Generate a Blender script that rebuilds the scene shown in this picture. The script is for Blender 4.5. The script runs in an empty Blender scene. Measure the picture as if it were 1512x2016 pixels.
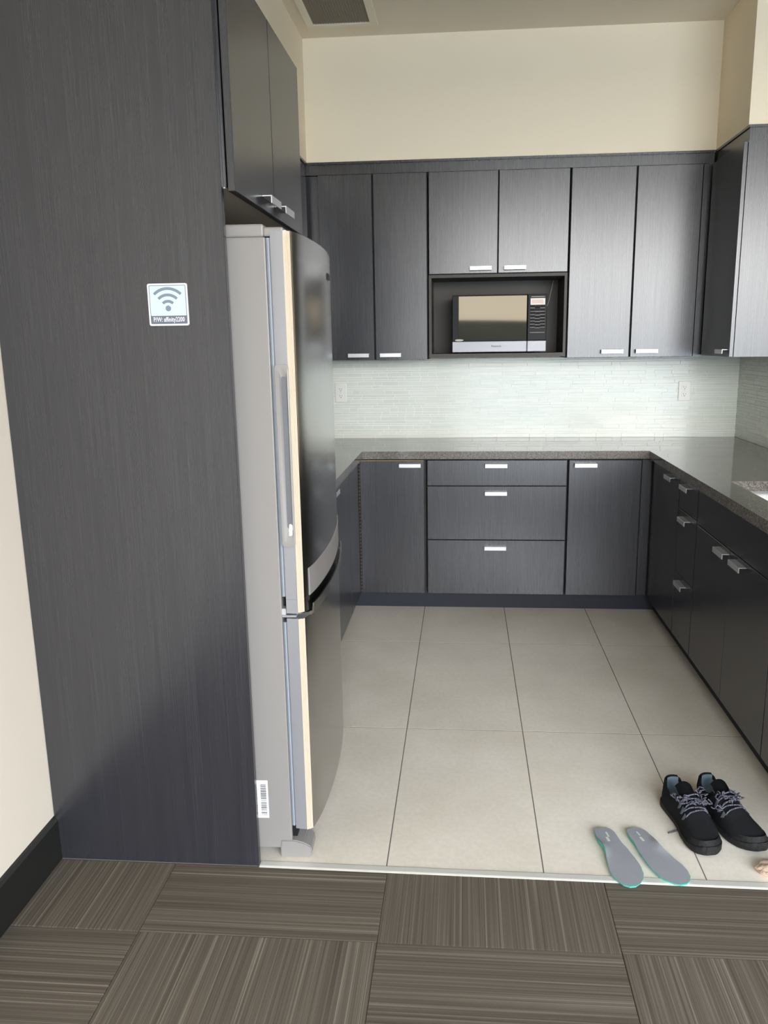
import bpy, bmesh, math, random
from mathutils import Vector, Matrix, noise as mnoise

random.seed(7)
SC = bpy.context.scene
COL = SC.collection
PI = math.pi

# ------------------------------------------------------------------ camera
cd = bpy.data.cameras.new('camera')
cam = bpy.data.objects.new('camera', cd)
COL.objects.link(cam)
R2 = Vector((0.99678061, 0.07907363, -0.01325842))
U2 = Vector((-0.00360681, 0.20941929, 0.97781928))
FW = Vector((-0.08009629, 0.97462348, -0.20903029))
M = Matrix(((R2.x, U2.x, -FW.x), (R2.y, U2.y, -FW.y), (R2.z, U2.z, -FW.z))).to_4x4()
M.translation = Vector((0.5568, -4.3483, 1.4986))
cam.matrix_world = M
cd.sensor_fit = 'HORIZONTAL'
cd.sensor_width = 36.0
cd.lens = 1579.98 / 1512 * 36
cd.shift_x = -29.7 / 1512
cd.shift_y = 3.4 / 1512
cd.clip_start = 0.05
cd.clip_end = 1000
SC.camera = cam

# ------------------------------------------------------------------ sky, exposure
SC.view_settings.view_transform = 'Standard'
SC.view_settings.look = 'None'
SC.view_settings.gamma = 1
SC.view_settings.use_curve_mapping = False
SC.view_settings.exposure = 0.16
SKY_STRENGTH = 19.0
w = bpy.data.worlds.new('sky')
SC.world = w
w.use_nodes = True
nt = w.node_tree
nt.nodes.clear()
out = nt.nodes.new('ShaderNodeOutputWorld')
bg = nt.nodes.new('ShaderNodeBackground')
tc = nt.nodes.new('ShaderNodeTexCoord')
sx = nt.nodes.new('ShaderNodeSeparateXYZ')
rp = nt.nodes.new('ShaderNodeValToRGB')
nt.links.new(tc.outputs['Generated'], sx.inputs[0])
nt.links.new(sx.outputs['Z'], rp.inputs[0])
rp.color_ramp.elements[0].position = 0.0
rp.color_ramp.elements[0].color = (1.0, 0.955, 0.89, 1)
rp.color_ramp.elements[1].position = 0.55
rp.color_ramp.elements[1].color = (0.60, 0.76, 1.0, 1)
nt.links.new(rp.outputs[0], bg.inputs['Color'])
bg.inputs['Strength'].default_value = SKY_STRENGTH
nt.links.new(bg.outputs[0], out.inputs[0])
SC.cycles.max_bounces = 10
SC.cycles.diffuse_bounces = 6
SC.cycles.glossy_bounces = 5
SC.cycles.caustics_reflective = False
SC.cycles.caustics_refractive = False
SC.cycles.sample_clamp_indirect = 8.0


def portal(name, loc, rot, sx_, sy_):
    l = bpy.data.lights.new(name, 'AREA')
    l.shape = 'RECTANGLE'
    l.size, l.size_y = sx_, sy_
    l.cycles.is_portal = True
    o = bpy.data.objects.new(name, l)
    o.location = loc
    o.rotation_euler = rot
    COL.objects.link(o)
    return o


# window opening of the lounge behind the camera
RW = dict(x0=0.4, x1=5.25, z0=0.06, z1=3.03, y=-6.6)     # rear wall
portal('window_light_rear', ((RW['x0'] + RW['x1']) / 2, RW['y'], 1.545), (PI / 2, 0, 0), RW['x1'] - RW['x0'], 2.97)


# ------------------------------------------------------------------ materials
def lin(r, g, b):
    f = lambda c: (c / 255 / 12.92) if c / 255 <= 0.04045 else ((c / 255 + 0.055) / 1.055) ** 2.4
    return (f(r), f(g), f(b), 1)


class Mat:
    def __init__(s, name, col=(0.5, 0.5, 0.5, 1), rough=0.5, metal=0.0, spec=0.5):
        s.m = bpy.data.materials.new(name)
        s.m.use_nodes = True
        s.t = s.m.node_tree
        s.b = s.t.nodes['Principled BSDF']
        s.b.inputs['Base Color'].default_value = col
        s.b.inputs['Roughness'].default_value = rough
        s.b.inputs['Metallic'].default_value = metal
        s.b.inputs['Specular IOR Level'].default_value = spec

    def n(s, typ, **kw):
        nd = s.t.nodes.new(typ)
        for k, v in kw.items():
            setattr(nd, k, v)
        return nd

    def l(s, a, b):
        s.t.links.new(a, b)

    def coords(s, scale, obj=False):
        if obj:
            src = s.n('ShaderNodeTexCoord').outputs['Object']
        else:
            src = s.n('ShaderNodeNewGeometry').outputs['Position']
        mp = s.n('ShaderNodeMapping')
        mp.inputs['Scale'].default_value = scale
        s.l(src, mp.inputs[0])
        return mp.outputs[0]

    def noise(s, vec, scale, detail=3, rough=0.5):
        nd = s.n('ShaderNodeTexNoise')
        nd.inputs['Scale'].default_value = scale
        nd.inputs['Detail'].default_value = detail
        nd.inputs['Roughness'].default_value = rough
        s.l(vec, nd.inputs['Vector'])
        return nd.outputs['Fac']

    def ramp(s, fac, stops):
        nd = s.n('ShaderNodeValToRGB')
        e = nd.color_ramp.elements
        while len(e) < len(stops):
            e.new(0.5)
        for i, (p, c) in enumerate(stops):
            e[i].position = p
            e[i].color = c
        s.l(fac, nd.inputs[0])
        return nd.outputs[0]

    def bump(s, fac, strength, dist):
        nd = s.n('ShaderNodeBump')
        nd.inputs['Strength'].default_value = strength
        nd.inputs['Distance'].default_value = dist
        s.l(fac, nd.inputs['Height'])
        s.l(nd.outputs[0], s.b.inputs['Normal'])

    def mix(s, a, b, fac, typ='MIX'):
        nd = s.n('ShaderNodeMix', data_type='RGBA', blend_type=typ)
        if isinstance(fac, float):
            nd.inputs[0].default_value = fac
        else:
            s.l(fac, nd.inputs[0])
        for i, x in ((6, a), (7, b)):
            if isinstance(x, tuple):
                nd.inputs[i].default_value = x
            else:
                s.l(x, nd.inputs[i])
        return nd.outputs[2]


def paint(name, rgb, rough=0.6, spec=0.3):
    m = Mat(name, lin(*rgb), rough, 0, spec)
    f = m.noise(m.coords((1, 1, 1)), 220, 2)
    m.bump(f, 0.08, 0.002)
    return m.m


M_WALL = paint('wall_paint_cream', (236, 223, 198))
M_WALL3 = paint('unseen_wall_low_bounce', (122, 114, 104))  # made-up dark tone for unseen lounge walls, soaks up bounced light
M_WALL2 = paint('wall_paint_cream_lounge', (220, 210, 194))
M_CEIL = paint('ceiling_paint', (226, 216, 198))
M_WHITE = Mat('white_plastic', lin(232, 232, 226), 0.35).m
M_VENT = Mat('vent_enamel', lin(225, 219, 200), 0.45).m
M_BLACKBASE = Mat('black_rubber_base', lin(26, 26, 24), 0.45).m


def laminate():
    m = Mat('charcoal_laminate', rough=0.27, spec=1.0)
    m.b.inputs['IOR'].default_value = 1.6
    c = m.coords((1, 1, 0.007))
    f1 = m.noise(c, 380, 4, 0.6)
    f2 = m.noise(m.coords((1, 1, 0.02)), 40, 3)
    a = m.ramp(f1, [(0.3, lin(36, 36, 40)), (0.7, lin(46, 46, 50))])
    b = m.ramp(f2, [(0.3, (0.9, 0.9, 0.9, 1)), (0.7, (1.06, 1.06, 1.06, 1))])
    m.l(m.mix(a, b, 1.0, 'MULTIPLY'), m.b.inputs['Base Color'])
    sp = m.ramp(f1, [(0.32, (0.58, 0.58, 0.58, 1)), (0.68, (0.67, 0.67, 0.67, 1))])
    m.l(sp, m.b.inputs['Specular IOR Level'])
    return m.m


M_LAM = laminate()
M_EDGE = Mat('raw_board_edge', lin(170, 140, 105), 0.6).m
M_TOE = Mat('dark_toe_board', lin(38, 40, 48), 0.5, 0, 0.25).m
M_DARKGAP = Mat('painted_gap_shade', lin(22, 22, 24), 0.7).m  # near-black carcass colour carries the shade seen in the door gaps


def nickel():
    m = Mat('brushed_nickel', lin(206, 206, 208), 0.36, 0.6)
    return m.m


M_NICKEL = nickel()


def granite():
    m = Mat('brown_grey_granite', rough=0.07, spec=0.9)
    c = m.coords((1, 1, 1))
    f = m.noise(c, 240, 6, 0.75)
    g = m.noise(c, 70, 3, 0.6)
    a = m.ramp(f, [(0.34, lin(46, 44, 43)), (0.46, lin(100, 96, 92)), (0.56, lin(134, 129, 123)), (0.68, lin(182, 177, 170))])
    b = m.ramp(g, [(0.35, (0.74, 0.73, 0.72, 1)), (0.65, (1.1, 1.09, 1.07, 1))])
    m.l(m.mix(a, b, 1.0, 'MULTIPLY'), m.b.inputs['Base Color'])
    return m.m


M_GRANITE = granite()


def glass_tile():
    m = Mat('pale_glass_tile', rough=0.16, spec=0.42)
    oi = m.n('ShaderNodeObjectInfo')
    f = m.noise(m.coords((8, 8, 60)), 1.0, 1)
    a = m.ramp(oi.outputs['Random'], [(0, lin(217, 223, 214)), (0.5, lin(222, 226, 218)), (1, lin(226, 229, 221))])
    b = m.ramp(f, [(0.35, (0.97, 0.975, 0.97, 1)), (0.65, (1.02, 1.02, 1.02, 1))])
    m.l(m.mix(a, b, 1.0, 'MULTIPLY'), m.b.inputs['Base Color'])
    return m.m


M_GLASSTILE = glass_tile()
M_GROUT = Mat('pale_grout', lin(242, 242, 236), 0.7).m
M_FGROUT = Mat('floor_grout', lin(112, 106, 98), 0.8).m


def floor_tile_mat():
    m = Mat('beige_porcelain', rough=0.36, spec=0.45)
    c = m.coords((1, 1, 1))
    f = m.noise(c, 3.2, 5, 0.6)
    g = m.noise(c, 60, 3, 0.6)
    a = m.ramp(f, [(0.3, lin(218, 207, 190)), (0.7, lin(232, 222, 207))])
    b = m.ramp(g, [(0.4, (0.965, 0.965, 0.96, 1)), (0.6, (1.02, 1.02, 1.02, 1))])
    m.l(m.mix(a, b, 1.0, 'MULTIPLY'), m.b.inputs['Base Color'])
    rr = m.ramp(f, [(0.3, (0.3, 0.3, 0.3, 1)), (0.7, (0.42, 0.42, 0.42, 1))])
    m.l(rr, m.b.inputs['Roughness'])
    return m.m


M_FTILE = floor_tile_mat()


def carpet(name):
    m = Mat(name, rough=0.95, spec=0.1)
    tcn = m.n('ShaderNodeTexCoord')
    oi = m.n('ShaderNodeObjectInfo')
    cmb = m.n('ShaderNodeCombineXYZ')
    mul = m.n('ShaderNodeMath', operation='MULTIPLY')
    mul.inputs[1].default_value = 37.0
    m.l(oi.outputs['Random'], mul.inputs[0])
    m.l(mul.outputs[0], cmb.inputs[2])
    add = m.n('ShaderNodeVectorMath', operation='ADD')
    mp = m.n('ShaderNodeMapping')
    mp.inputs['Scale'].default_value = (1, 0.004, 0)
    m.l(tcn.outputs['Object'], mp.inputs[0])
    m.l(mp.outputs[0], add.inputs[0])
    m.l(cmb.outputs[0], add.inputs[1])
    f1 = m.noise(add.outputs[0], 120, 3, 0.6)
    f2 = m.noise(add.outputs[0], 240, 2, 0.6)
    a = m.ramp(f1, [(0.34, lin(90, 82, 71)), (0.52, lin(103, 94, 82)), (0.6, lin(111, 102, 89)), (0.68, lin(132, 122, 108))])
    b = m.ramp(f2, [(0.35, (0.84, 0.84, 0.84, 1)), (0.65, (1.1, 1.1, 1.1, 1))])
    pil = m.noise(tcn.outputs['Object'], 700, 2, 0.7)
    p2 = m.ramp(pil, [(0.3, (0.8, 0.8, 0.8, 1)), (0.7, (1.14, 1.14, 1.14, 1))])
    c = m.mix(a, b, 1.0, 'MULTIPLY')
    m.l(m.mix(c, p2, 1.0, 'MULTIPLY'), m.b.inputs['Base Color'])
    m.bump(pil, 0.5, 0.004)
    return m.m


M_CARPET = carpet('striped_carpet')
M_ALU = Mat('satin_aluminium', lin(222, 218, 208), 0.4, 0.25).m


def steel():
    m = Mat('brushed_stainless', lin(176, 175, 172), 0.24, 1.0)
    f = m.noise(m.coords((1, 600, 1)), 3.0, 2)
    m.l(m.ramp(f, [(0.3, (0.2, 0.2, 0.2, 1)), (0.7, (0.27, 0.27, 0.27, 1))]), m.b.inputs['Roughness'])
    return m.m


M_STEEL = steel()
M_FSIDE = Mat('grey_enamel_side', lin(130, 126, 122), 0.42, 0.0, 0.4).m
M_FPLAST = Mat('grey_plastic', lin(132, 128, 124), 0.4).m
M_DOORSIDE = Mat('silver_paint', lin(150, 150, 153), 0.3, 0.35).m
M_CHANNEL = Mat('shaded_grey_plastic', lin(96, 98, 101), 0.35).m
M_MELAMINE = Mat('taupe_melamine', lin(196, 184, 166), 0.5).m
M_NICHE = Mat('niche_board', lin(66, 61, 55), 0.5, 0, 0.4).m
M_RIB = Mat('cream_rib', lin(214, 200, 178), 0.35, 0.25).m
M_GASKET2 = Mat('pale_gasket', lin(150, 156, 164), 0.4).m
M_GASKET = Mat('grey_gasket', lin(112, 118, 126), 0.5).m
M_BLACK = Mat('black_gloss', lin(16, 16, 17), 0.4, 0, 0.15).m
M_BLACKM = Mat('black_matt', lin(22, 22, 23), 0.6, 0, 0.2).m
M_MWGLASS = Mat('mirrored_oven_glass', lin(12, 13, 14), 0.03, 0.0, 0.34).m
M_MWGLASS.node_tree.nodes['Principled BSDF'].inputs['Specular Tint'].default_value = (1.0, 0.88, 0.68, 1)
M_SILVER = Mat('silver_trim', lin(150, 150, 154), 0.42, 0.3).m
M_LCD = Mat('display_glass', lin(196, 170, 155), 0.3).m
M_LCDF = Mat('display_surround', lin(238, 224, 216), 0.4).m
M_PRINT = Mat('pale_print', lin(196, 192, 182), 0.5).m
M_INK = Mat('dark_ink', lin(60, 60, 62), 0.5).m
M_LABEL = Mat('white_label', lin(242, 241, 238), 0.45).m
M_SIGNW = Mat('sign_white', lin(212, 215, 221), 0.35).m
M_SIGNB = Mat('sign_pale_blue', lin(186, 200, 211), 0.35).m
M_SIGNG = Mat('sign_slate', lin(110, 124, 136), 0.35).m
M_SIGND = Mat('sign_band_grey', lin(92, 100, 110), 0.35).m


def dusty():
    m = Mat('dusty_filter', rough=0.9)
    f = m.noise(m.coords((1, 1, 1)), 14, 4)
    m.l(m.ramp(f, [(0.35, lin(110, 100, 84)), (0.52, lin(150, 140, 122)), (0.66, lin(222, 212, 192))]), m.b.inputs['Base Color'])
    return m.m


M_FILTER = dusty()


def fabric(name, rgb, rgb2, scale=500, rough=0.9):
    m = Mat(name, rough=rough, spec=0.2)
    f = m.noise(m.coords((1, 1, 1), True), scale, 3, 0.7)
    m.l(m.ramp(f, [(0.35, lin(*rgb)), (0.65, lin(*rgb2))]), m.b.inputs['Base Color'])
    m.bump(f, 0.3, 0.002)
    return m.m


M_SHOE = fabric('black_mesh_fabric', (10, 11, 12), (26, 27, 28))
M_SOLE = fabric('black_rubber_sole', (17, 17, 17), (36, 35, 33), 200, 0.7)
M_LINING = fabric('blue_grey_lining', (84, 100, 106), (110, 126, 132))
M_PATCH = fabric('grey_overlay', (112, 118, 124), (134, 140, 146))
M_LACE = fabric('speckled_lace', (14, 14, 18), (112, 111, 122), 260)
M_INGREY = fabric('grey_foam_cover', (132, 132, 135), (150, 150, 153), 900)
M_TEAL = Mat('teal_foam', lin(82, 176, 156), 0.6).m
M_PEACH = fabric('peach_paper', (178, 152, 130), (200, 176, 154), 60)
M_GROUND = fabric('dark_green_ground', (68, 70, 58), (98, 96, 82), 0.05)


# ------------------------------------------------------------------ mesh helpers
def box(bm, x0, y0, z0, x1, y1, z1, bev=0.0, seg=1):
    x0, x1 = min(x0, x1), max(x0, x1)
    y0, y1 = min(y0, y1), max(y0, y1)
    z0, z1 = min(z0, z1), max(z0, z1)
    r = bmesh.ops.create_cube(bm, size=1.0)
    vs = r['verts']
    for v in vs:
        v.co = Vector((x0 + (v.co.x + .5) * (x1 - x0), y0 + (v.co.y + .5) * (y1 - y0), z0 + (v.co.z + .5) * (z1 - z0)))
    if bev > 0:
        es = list({e for v in vs for e in v.link_edges})
        bmesh.ops.bevel(bm, geom=es, offset=bev, segments=seg, affect='EDGES', profile=0.5)
    return bm


def bx(*a, **k):
    return box(bmesh.new(), *a, **k)


def prism(bm, pts, z0, z1, axis='Z'):
    """extrude a 2-D outline; axis Z: (x,y), axis Y: (x,z) from y=z0 to z1, axis X: (y,z)."""
    def P(p, t):
        if axis == 'Z':
            return (p[0], p[1], t)
        if axis == 'Y':
            return (p[0], t, p[1])
        return (t, p[0], p[1])
    a = [bm.verts.new(P(p, z0)) for p in pts]
    b = [bm.verts.new(P(p, z1)) for p in pts]
    n = len(pts)
    fs = [bm.faces.new(a), bm.faces.new(b)]
    for i in range(n):
        fs.append(bm.faces.new((a[i], a[(i + 1) % n], b[(i + 1) % n], b[i])))
    bmesh.ops.recalc_face_normals(bm, faces=fs)
    return bm


def tube(bm, pts, r, n=6):
    pts = [Vector(p) for p in pts]
    rings = []
    prev = None
    for i, p in enumerate(pts):
        d = (pts[min(i + 1, len(pts) - 1)] - pts[max(i - 1, 0)])
        d = d.normalized() if d.length > 1e-9 else Vector((0, 0, 1))
        if prev is None:
            u = d.orthogonal().normalized()
        else:
            u = (prev - d * prev.dot(d))
            u = u.normalized() if u.length > 1e-6 else d.orthogonal().normalized()
        prev = u
        v = d.cross(u)
        rings.append([bm.verts.new(p + (u * math.cos(2 * PI * k / n) + v * math.sin(2 * PI * k / n)) * r) for k in range(n)])
    for a, b in zip(rings, rings[1:]):
        for k in range(n):
            bm.faces.new((a[k], a[(k + 1) % n], b[(k + 1) % n], b[k]))
    bm.faces.new(rings[0][::-1])
    bm.faces.new(rings[-1])
    return bm


def smooth_pts(pts, n=6):
    pts = [Vector(p) for p in pts]
    o = []
    for i in range(len(pts) - 1):
        p0, p1, p2, p3 = pts[max(i - 1, 0)], pts[i], pts[i + 1], pts[min(i + 2, len(pts) - 1)]
        for k in range(n):
            t = k / n
            o.append(0.5 * ((2 * p1) + (p2 - p0) * t + (2 * p0 - 5 * p1 + 4 * p2 - p3) * t * t + (3 * p1 - p0 - 3 * p2 + p3) * t ** 3))
    o.append(pts[-1])
    return o


def mesh_of(name, bm, mats, smooth=False):
    me = bpy.data.meshes.new(name)
    bm.to_mesh(me)
    bm.free()
    for m in (mats if isinstance(mats, (list, tuple)) else [mats]):
        me.materials.append(m)
    if smooth:
        me.polygons.foreach_set('use_smooth', [True] * len(me.polygons))
        try:
            me.set_sharp_from_angle(angle=math.radians(40))
        except Exception:
            pass
    return me


def world_loc(o):
    p = Vector((0, 0, 0))
    while o is not None:
        p += o.location
        o = o.parent
    return p


def link(name, me, parent=None, loc=(0, 0, 0), rz=0.0):
    o = bpy.data.objects.new(name, me)
    COL.objects.link(o)
    o.parent = parent
    o.location = loc
    o.rotation_euler = (0, 0, rz)
    return o


def obj(name, bm, mat, parent=None, smooth=False, origin=None):
    """bm in world coordinates; with a parent the origin is the parent's, else the given origin (default: base centre)."""
    if parent is not None:
        base = world_loc(parent)
    elif origin is not None:
        base = Vector(origin)
    else:
        xs = [v.co.x for v in bm.verts]
        ys = [v.co.y for v in bm.verts]
        zs = [v.co.z for v in bm.verts]
        base = Vector(((min(xs) + max(xs)) / 2, (min(ys) + max(ys)) / 2, min(zs)))
    for v in bm.verts:
        v.co -= base
    me = mesh_of(name, bm, mat, smooth)
    return link(name, me, parent, (0, 0, 0) if parent is not None else base)


def tag(o, label, cat, group=None, kind=None):
    if label:
        o['label'] = label
    if cat:
        o['category'] = cat
    if group:
        o['group'] = group
    if kind:
        o['kind'] = kind
    return o


def thing(name, loc, label, cat, group=None, rz=0.0):
    o = link(name, None, None, loc, rz)
    o.empty_display_size = 0.1
    return tag(o, label, cat, group)


def struct(name, bm, mat, label, cat):
    return tag(obj(name, bm, mat), label, cat, None, 'structure')


# ------------------------------------------------------------------ main dimensions
XL, XR, YB, ZC = -0.65, 2.194, 0.643, 3.083
FX1, FY0 = 5.4, -6.6
SOX0, SOX1, SOY, SOZ, SOE = -0.307, 1.874, 0.298, 2.466, -0.20
YST = (-2.276, -2.307)       # metal strip between tile and carpet

# ------------------------------------------------------------------ setting
struct('wall_left', bx(XL - 0.12, FY0, 0, XL, YB, ZC), M_WALL2, 'cream painted wall beside the tall dark panel', 'wall')
bm = bmesh.new()
box(bm, XL - 0.12, YB, 0, FX1 + 0.15, YB + 0.12, ZC)
struct('wall_back', bm, M_WALL, 'cream wall behind the back run of cabinets', 'wall')
bm = bmesh.new()
box(bm, XR, -0.45, 0, XR + 0.12, YB, ZC)
box(bm, XR, -2.27, 0, XR + 0.12, -0.45, 0.868)
struct('wall_right', bm, M_WALL, 'cream wall and half wall behind the right run of cabinets', 'wall')
# rear wall of the lounge with its window opening
bm = bmesh.new()
a = RW
box(bm, XL - 0.12, FY0 - 0.15, 0, a['x0'], FY0, ZC)
box(bm, a['x1'], FY0 - 0.15, 0, FX1 + 0.15, FY0, ZC)
box(bm, a['x0'], FY0 - 0.15, 0, a['x1'], FY0, a['z0'])
box(bm, a['x0'], FY0 - 0.15, a['z1'], a['x1'], FY0, ZC)
struct('wall_rear', bm, M_WALL3, 'lounge wall with the long window behind the viewer', 'wall')
bm = bx(FX1, FY0, 0, FX1 + 0.15, YB, ZC)
struct('wall_side', bm, M_WALL3, 'plain lounge side wall out to the right', 'wall')


def window_frame(name, pts_box, label):
    bm = bmesh.new()
    for b in pts_box:
        box(bm, *b, bev=0.004)
    struct(name, bm, M_ALU, label, 'window')


a = RW
window_frame('window_1', [(a['x0'], FY0 - .1, a['z0'], a['x1'], FY0 - .04, a['z0'] + .05), (a['x0'], FY0 - .1, a['z1'] - .05, a['x1'], FY0 - .04, a['z1'])] +
             [(x, FY0 - .1, a['z0'], x + .05, FY0 - .04, a['z1']) for x in (a['x0'], a['x1'] - .05)], 'aluminium frame of the long rear window')
struct('ceiling', bx(XL - 0.12, FY0 - .15, ZC, FX1 + .15, YB + .12, ZC + 0.12), M_CEIL, 'plain off-white ceiling above the kitchen', 'ceiling')
# boxed-in soffit above the wall cabinets: left, back, right
bm = bmesh.new()
prism(bm, [(XL, YB), (XL, -2.297), (SOX0, -2.297), (SOX0, SOY), (SOX1, SOY), (SOX1, SOE), (XR, SOE), (XR, YB)], SOZ, ZC)
struct('soffit', bm, M_WALL, 'cream boxed soffit above the wall cabinets', 'soffit')

# exterior
M_PAVING = fabric('pale_paving', (176, 172, 164), (204, 200, 192), 0.6)
struct('ground_terrace', bx(-60, -46, -0.2, 46, FY0 - 0.16, -0.1), M_PAVING, 'pale paved terrace outside the windows', 'ground')
struct('ground_exterior', bx(-300, -400, -0.5, 400, 300, -0.3), M_GROUND, 'dark green ground outside the building', 'ground')


def ridge(name, f, label):
    bm = bmesh.new()
    n = 60
    r0, r1 = [], []
    for i in range(n + 1):
        t = i / n
        (x, y), (nx, ny) = f(t)
        h = 4.5 + 1.8 * mnoise.noise(Vector((t * 7, 3.1, 0)))
        r0.append((bm.verts.new((x, y, -0.3)), bm.verts.new((x + nx * 25, y + ny * 25, h)), bm.verts.new((x + nx * 60, y + ny * 60, -0.3))))
    for p, q in zip(r0, r0[1:]):
        bm.faces.new((p[0], q[0], q[1], p[1]))
        bm.faces.new((p[1], q[1], q[2], p[2]))
    struct(name, bm, M_GROUND, label, 'hill')


ridge('hill', lambda t: ((-150 + 300 * t, -110 - 0), (0, -1)), 'low dark wooded ridge behind the rear window')

# ---- tiled floor
fl = struct('floor', bx(XL, -2.299, -0.05, XR, YB, -0.0004), M_FGROUT, 'beige porcelain tile floor of the kitchen', 'floor')
xs = [XL, -0.575, -0.1195, 0.336, 0.7905, 1.246, 1.7015, 2.157, XR]
ys = [-2.2985, -1.4205, -0.4835, 0.4535, YB]
gw = 0.0018
tile_mesh = {}
for i in range(len(xs) - 1):
    for j in range(len(ys) - 1):
        x0, x1, y0, y1 = xs[i] + gw, xs[i + 1] - gw, ys[j] + gw, ys[j + 1] - gw
        if x1 - x0 < 0.05 and (i == 0):
            x0 = XL
        key = (round(x1 - x0, 3), round(y1 - y0, 3))
        if key not in tile_mesh:
            hx, hy = (x1 - x0) / 2, (y1 - y0) / 2
            tile_mesh[key] = mesh_of('floor_tile', bx(-hx, -hy, -0.011, hx, hy, 0, bev=0.0004), M_FTILE)
        link('floor_tile', tile_mesh[key], fl, ((x0 + x1) / 2 - fl.location.x, (y0 + y1) / 2 - fl.location.y, -fl.location.z))
# ---- metal transition strip
bm = bmesh.new()
prism(bm, [(YST[0] + 0.0, 0.0004), (YST[0] - 0.004, 0.0024), (YST[1] + 0.006, 0.0032), (YST[1], 0.0016), (YST[1], 0.0004)], -0.036, XR, 'X')
for v in bm.verts:
    if v.co.x > 1:
        v.co.y -= 0.016
tag(obj('trim_1', bm, M_ALU), 'pale metal edging strip between the tile and the carpet', 'trim', None, 'structure')

# ---- carpet
cf = struct('carpet_floor', bx(XL, FY0, -0.05, FX1, -2.300, -0.004), M_CARPET, 'striped brown-grey carpet tiles of the lounge floor', 'floor')
cx = [XL, -0.287, 0.340, 0.955, 1.57, 2.185, 2.80]
cy = [-2.3030, -2.583, -3.193, -3.803, -4.413]
cmesh = {}
for i in range(len(cx) - 1):
    for j in range(len(cy) - 1):
        x0, x1, y1, y0 = cx[i] + .0006, cx[i + 1] - .0006, cy[j] - .0006, cy[j + 1] + .0006
        alongY = (i + j) % 2 == 0
        hx, hy = (x1 - x0) / 2, (y1 - y0) / 2
        a_, b_ = (hx, hy) if alongY else (hy, hx)
        key = (round(a_, 4), round(b_, 4))
        if key not in cmesh:
            cmesh[key] = mesh_of('carpet_tile', bx(-a_, -b_, -0.0045, a_, b_, 0, bev=0.0012), M_CARPET)
        link('carpet_tile', cmesh[key], cf, ((x0 + x1) / 2 - cf.location.x, (y0 + y1) / 2 - cf.location.y, -cf.location.z + random.uniform(-.0006, .0003)),
             0 if alongY else PI / 2)
# carpet under the end of the tall panel, left of the tiled area
# ---- baseboard
bm = bmesh.new()
prism(bm, [(XL, 0.0), (XL + 0.013, 0.0), (XL + 0.013, 0.128), (XL + 0.008, 0.138), (XL, 0.14)], FY0, -2.298, 'Y')
tag(obj('baseboard_left', bm, M_BLACKBASE), 'black rubber baseboard along the cream left wall', 'baseboard', None, 'structure')


# ------------------------------------------------------------------ glass mosaic backsplash
def backsplash(name, face, a0, a1, z0, z1, label, keep):
    """face 'Y' back wall (runs along x) or 'X' right wall (runs along y)."""
    def mk(a, b, c, d, t0, t1, bev=0.0):
        if face == 'Y':
            return bx(a, YB - t1, c, b, YB - t0, d, bev=bev)
        return bx(XR - t1, a, c, XR - t0, b, d, bev=bev)
    root = struct(name, mk(a0, a1, z0, z1, 0, 0.006), M_GROUT, label, 'backsplash')
    rnd = random.Random(11 if face == 'Y' else 5)
    rows = []
    z = z0 + 0.002
    k = 0
    while z < z1 - 0.008:
        h = 0.0215 if k % 3 == 0 else (0.010 if k % 3 == 1 else 0.0145)
        h = min(h, z1 - z)
        rows.append((z, h))
        z += h + 0.0026
        k += 1
    tiles = []
    for z, h in rows:
        a = a0 - rnd.random() * 0.1
        while a < a1:
            L = rnd.choice((0.048, 0.098, 0.098, 0.148, 0.198))
            s, e = max(a, a0), min(a + L, a1)
            if e - s > 0.006:
                tiles.append((s, e, z, h))
            a += L + 0.0026
    tiles.sort(key=lambda t: -(t[1] - t[0]) * t[3])
    cache = {}
    for s, e, z, h in tiles[:keep]:
        t = 0.0078 + rnd.random() * 0.0012
        key = (round(e - s, 3), round(h, 4), round(t, 4))
        L = e - s
        if key not in cache:
            if face == 'Y':
                cache[key] = mesh_of('glass_tile', bx(-L / 2, -t, -h / 2, L / 2, -0.004, h / 2, bev=0.0008), M_GLASSTILE)
            else:
                cache[key] = mesh_of('glass_tile', bx(-t, -L / 2, -h / 2, -0.004, L / 2, h / 2, bev=0.0008), M_GLASSTILE)
        p = Vector(((s + e) / 2, YB, z + h / 2)) if face == 'Y' else Vector((XR, (s + e) / 2, z + h / 2))
        link('glass_tile', cache[key], root, p - root.location)
    bm = bmesh.new()
    for s, e, z, h in tiles[keep:]:
        t = 0.0078 + rnd.random() * 0.0012
        if face == 'Y':
            box(bm, s, YB - t, z, e, YB - 0.004, z + h)
        else:
            box(bm, XR - t, s, z, XR - 0.004, e, z + h)
    r = obj('mosaic_strips', bm, M_GLASSTILE, root)
    r['kind'] = 'stuff'


backsplash('backsplash', 'Y', XL, XR - 0.0002, 0.914, 1.398, 'pale green glass mosaic backsplash on the back wall', 290)
backsplash('backsplash.001', 'X', -0.44, YB - 0.0095, 0.914, 1.398, 'pale green glass mosaic backsplash on the right wall', 180)


# ------------------------------------------------------------------ handles and cabinets
def handle_mesh():
    bm = bmesh.new()
    L, d, h, t = 0.06, 0.028, 0.021, 0.0032
    prism(bm, [(0.0, 0.0), (-d, 0.0), (-d, -h), (-d + t, -h), (-d + t, -t), (0.0, -t)], -L, L, 'X')
    bmesh.ops.bevel(bm, geom=list(bm.edges), offset=0.0006, segments=1, affect='EDGES')
    return mesh_of('handle', bm, M_NICKEL)


HANDLE = handle_mesh()
ROT = {'B': 0.0, 'L': PI / 2, 'R': -PI / 2}      # back run faces -Y, left run faces +X, right run faces -X


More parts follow.
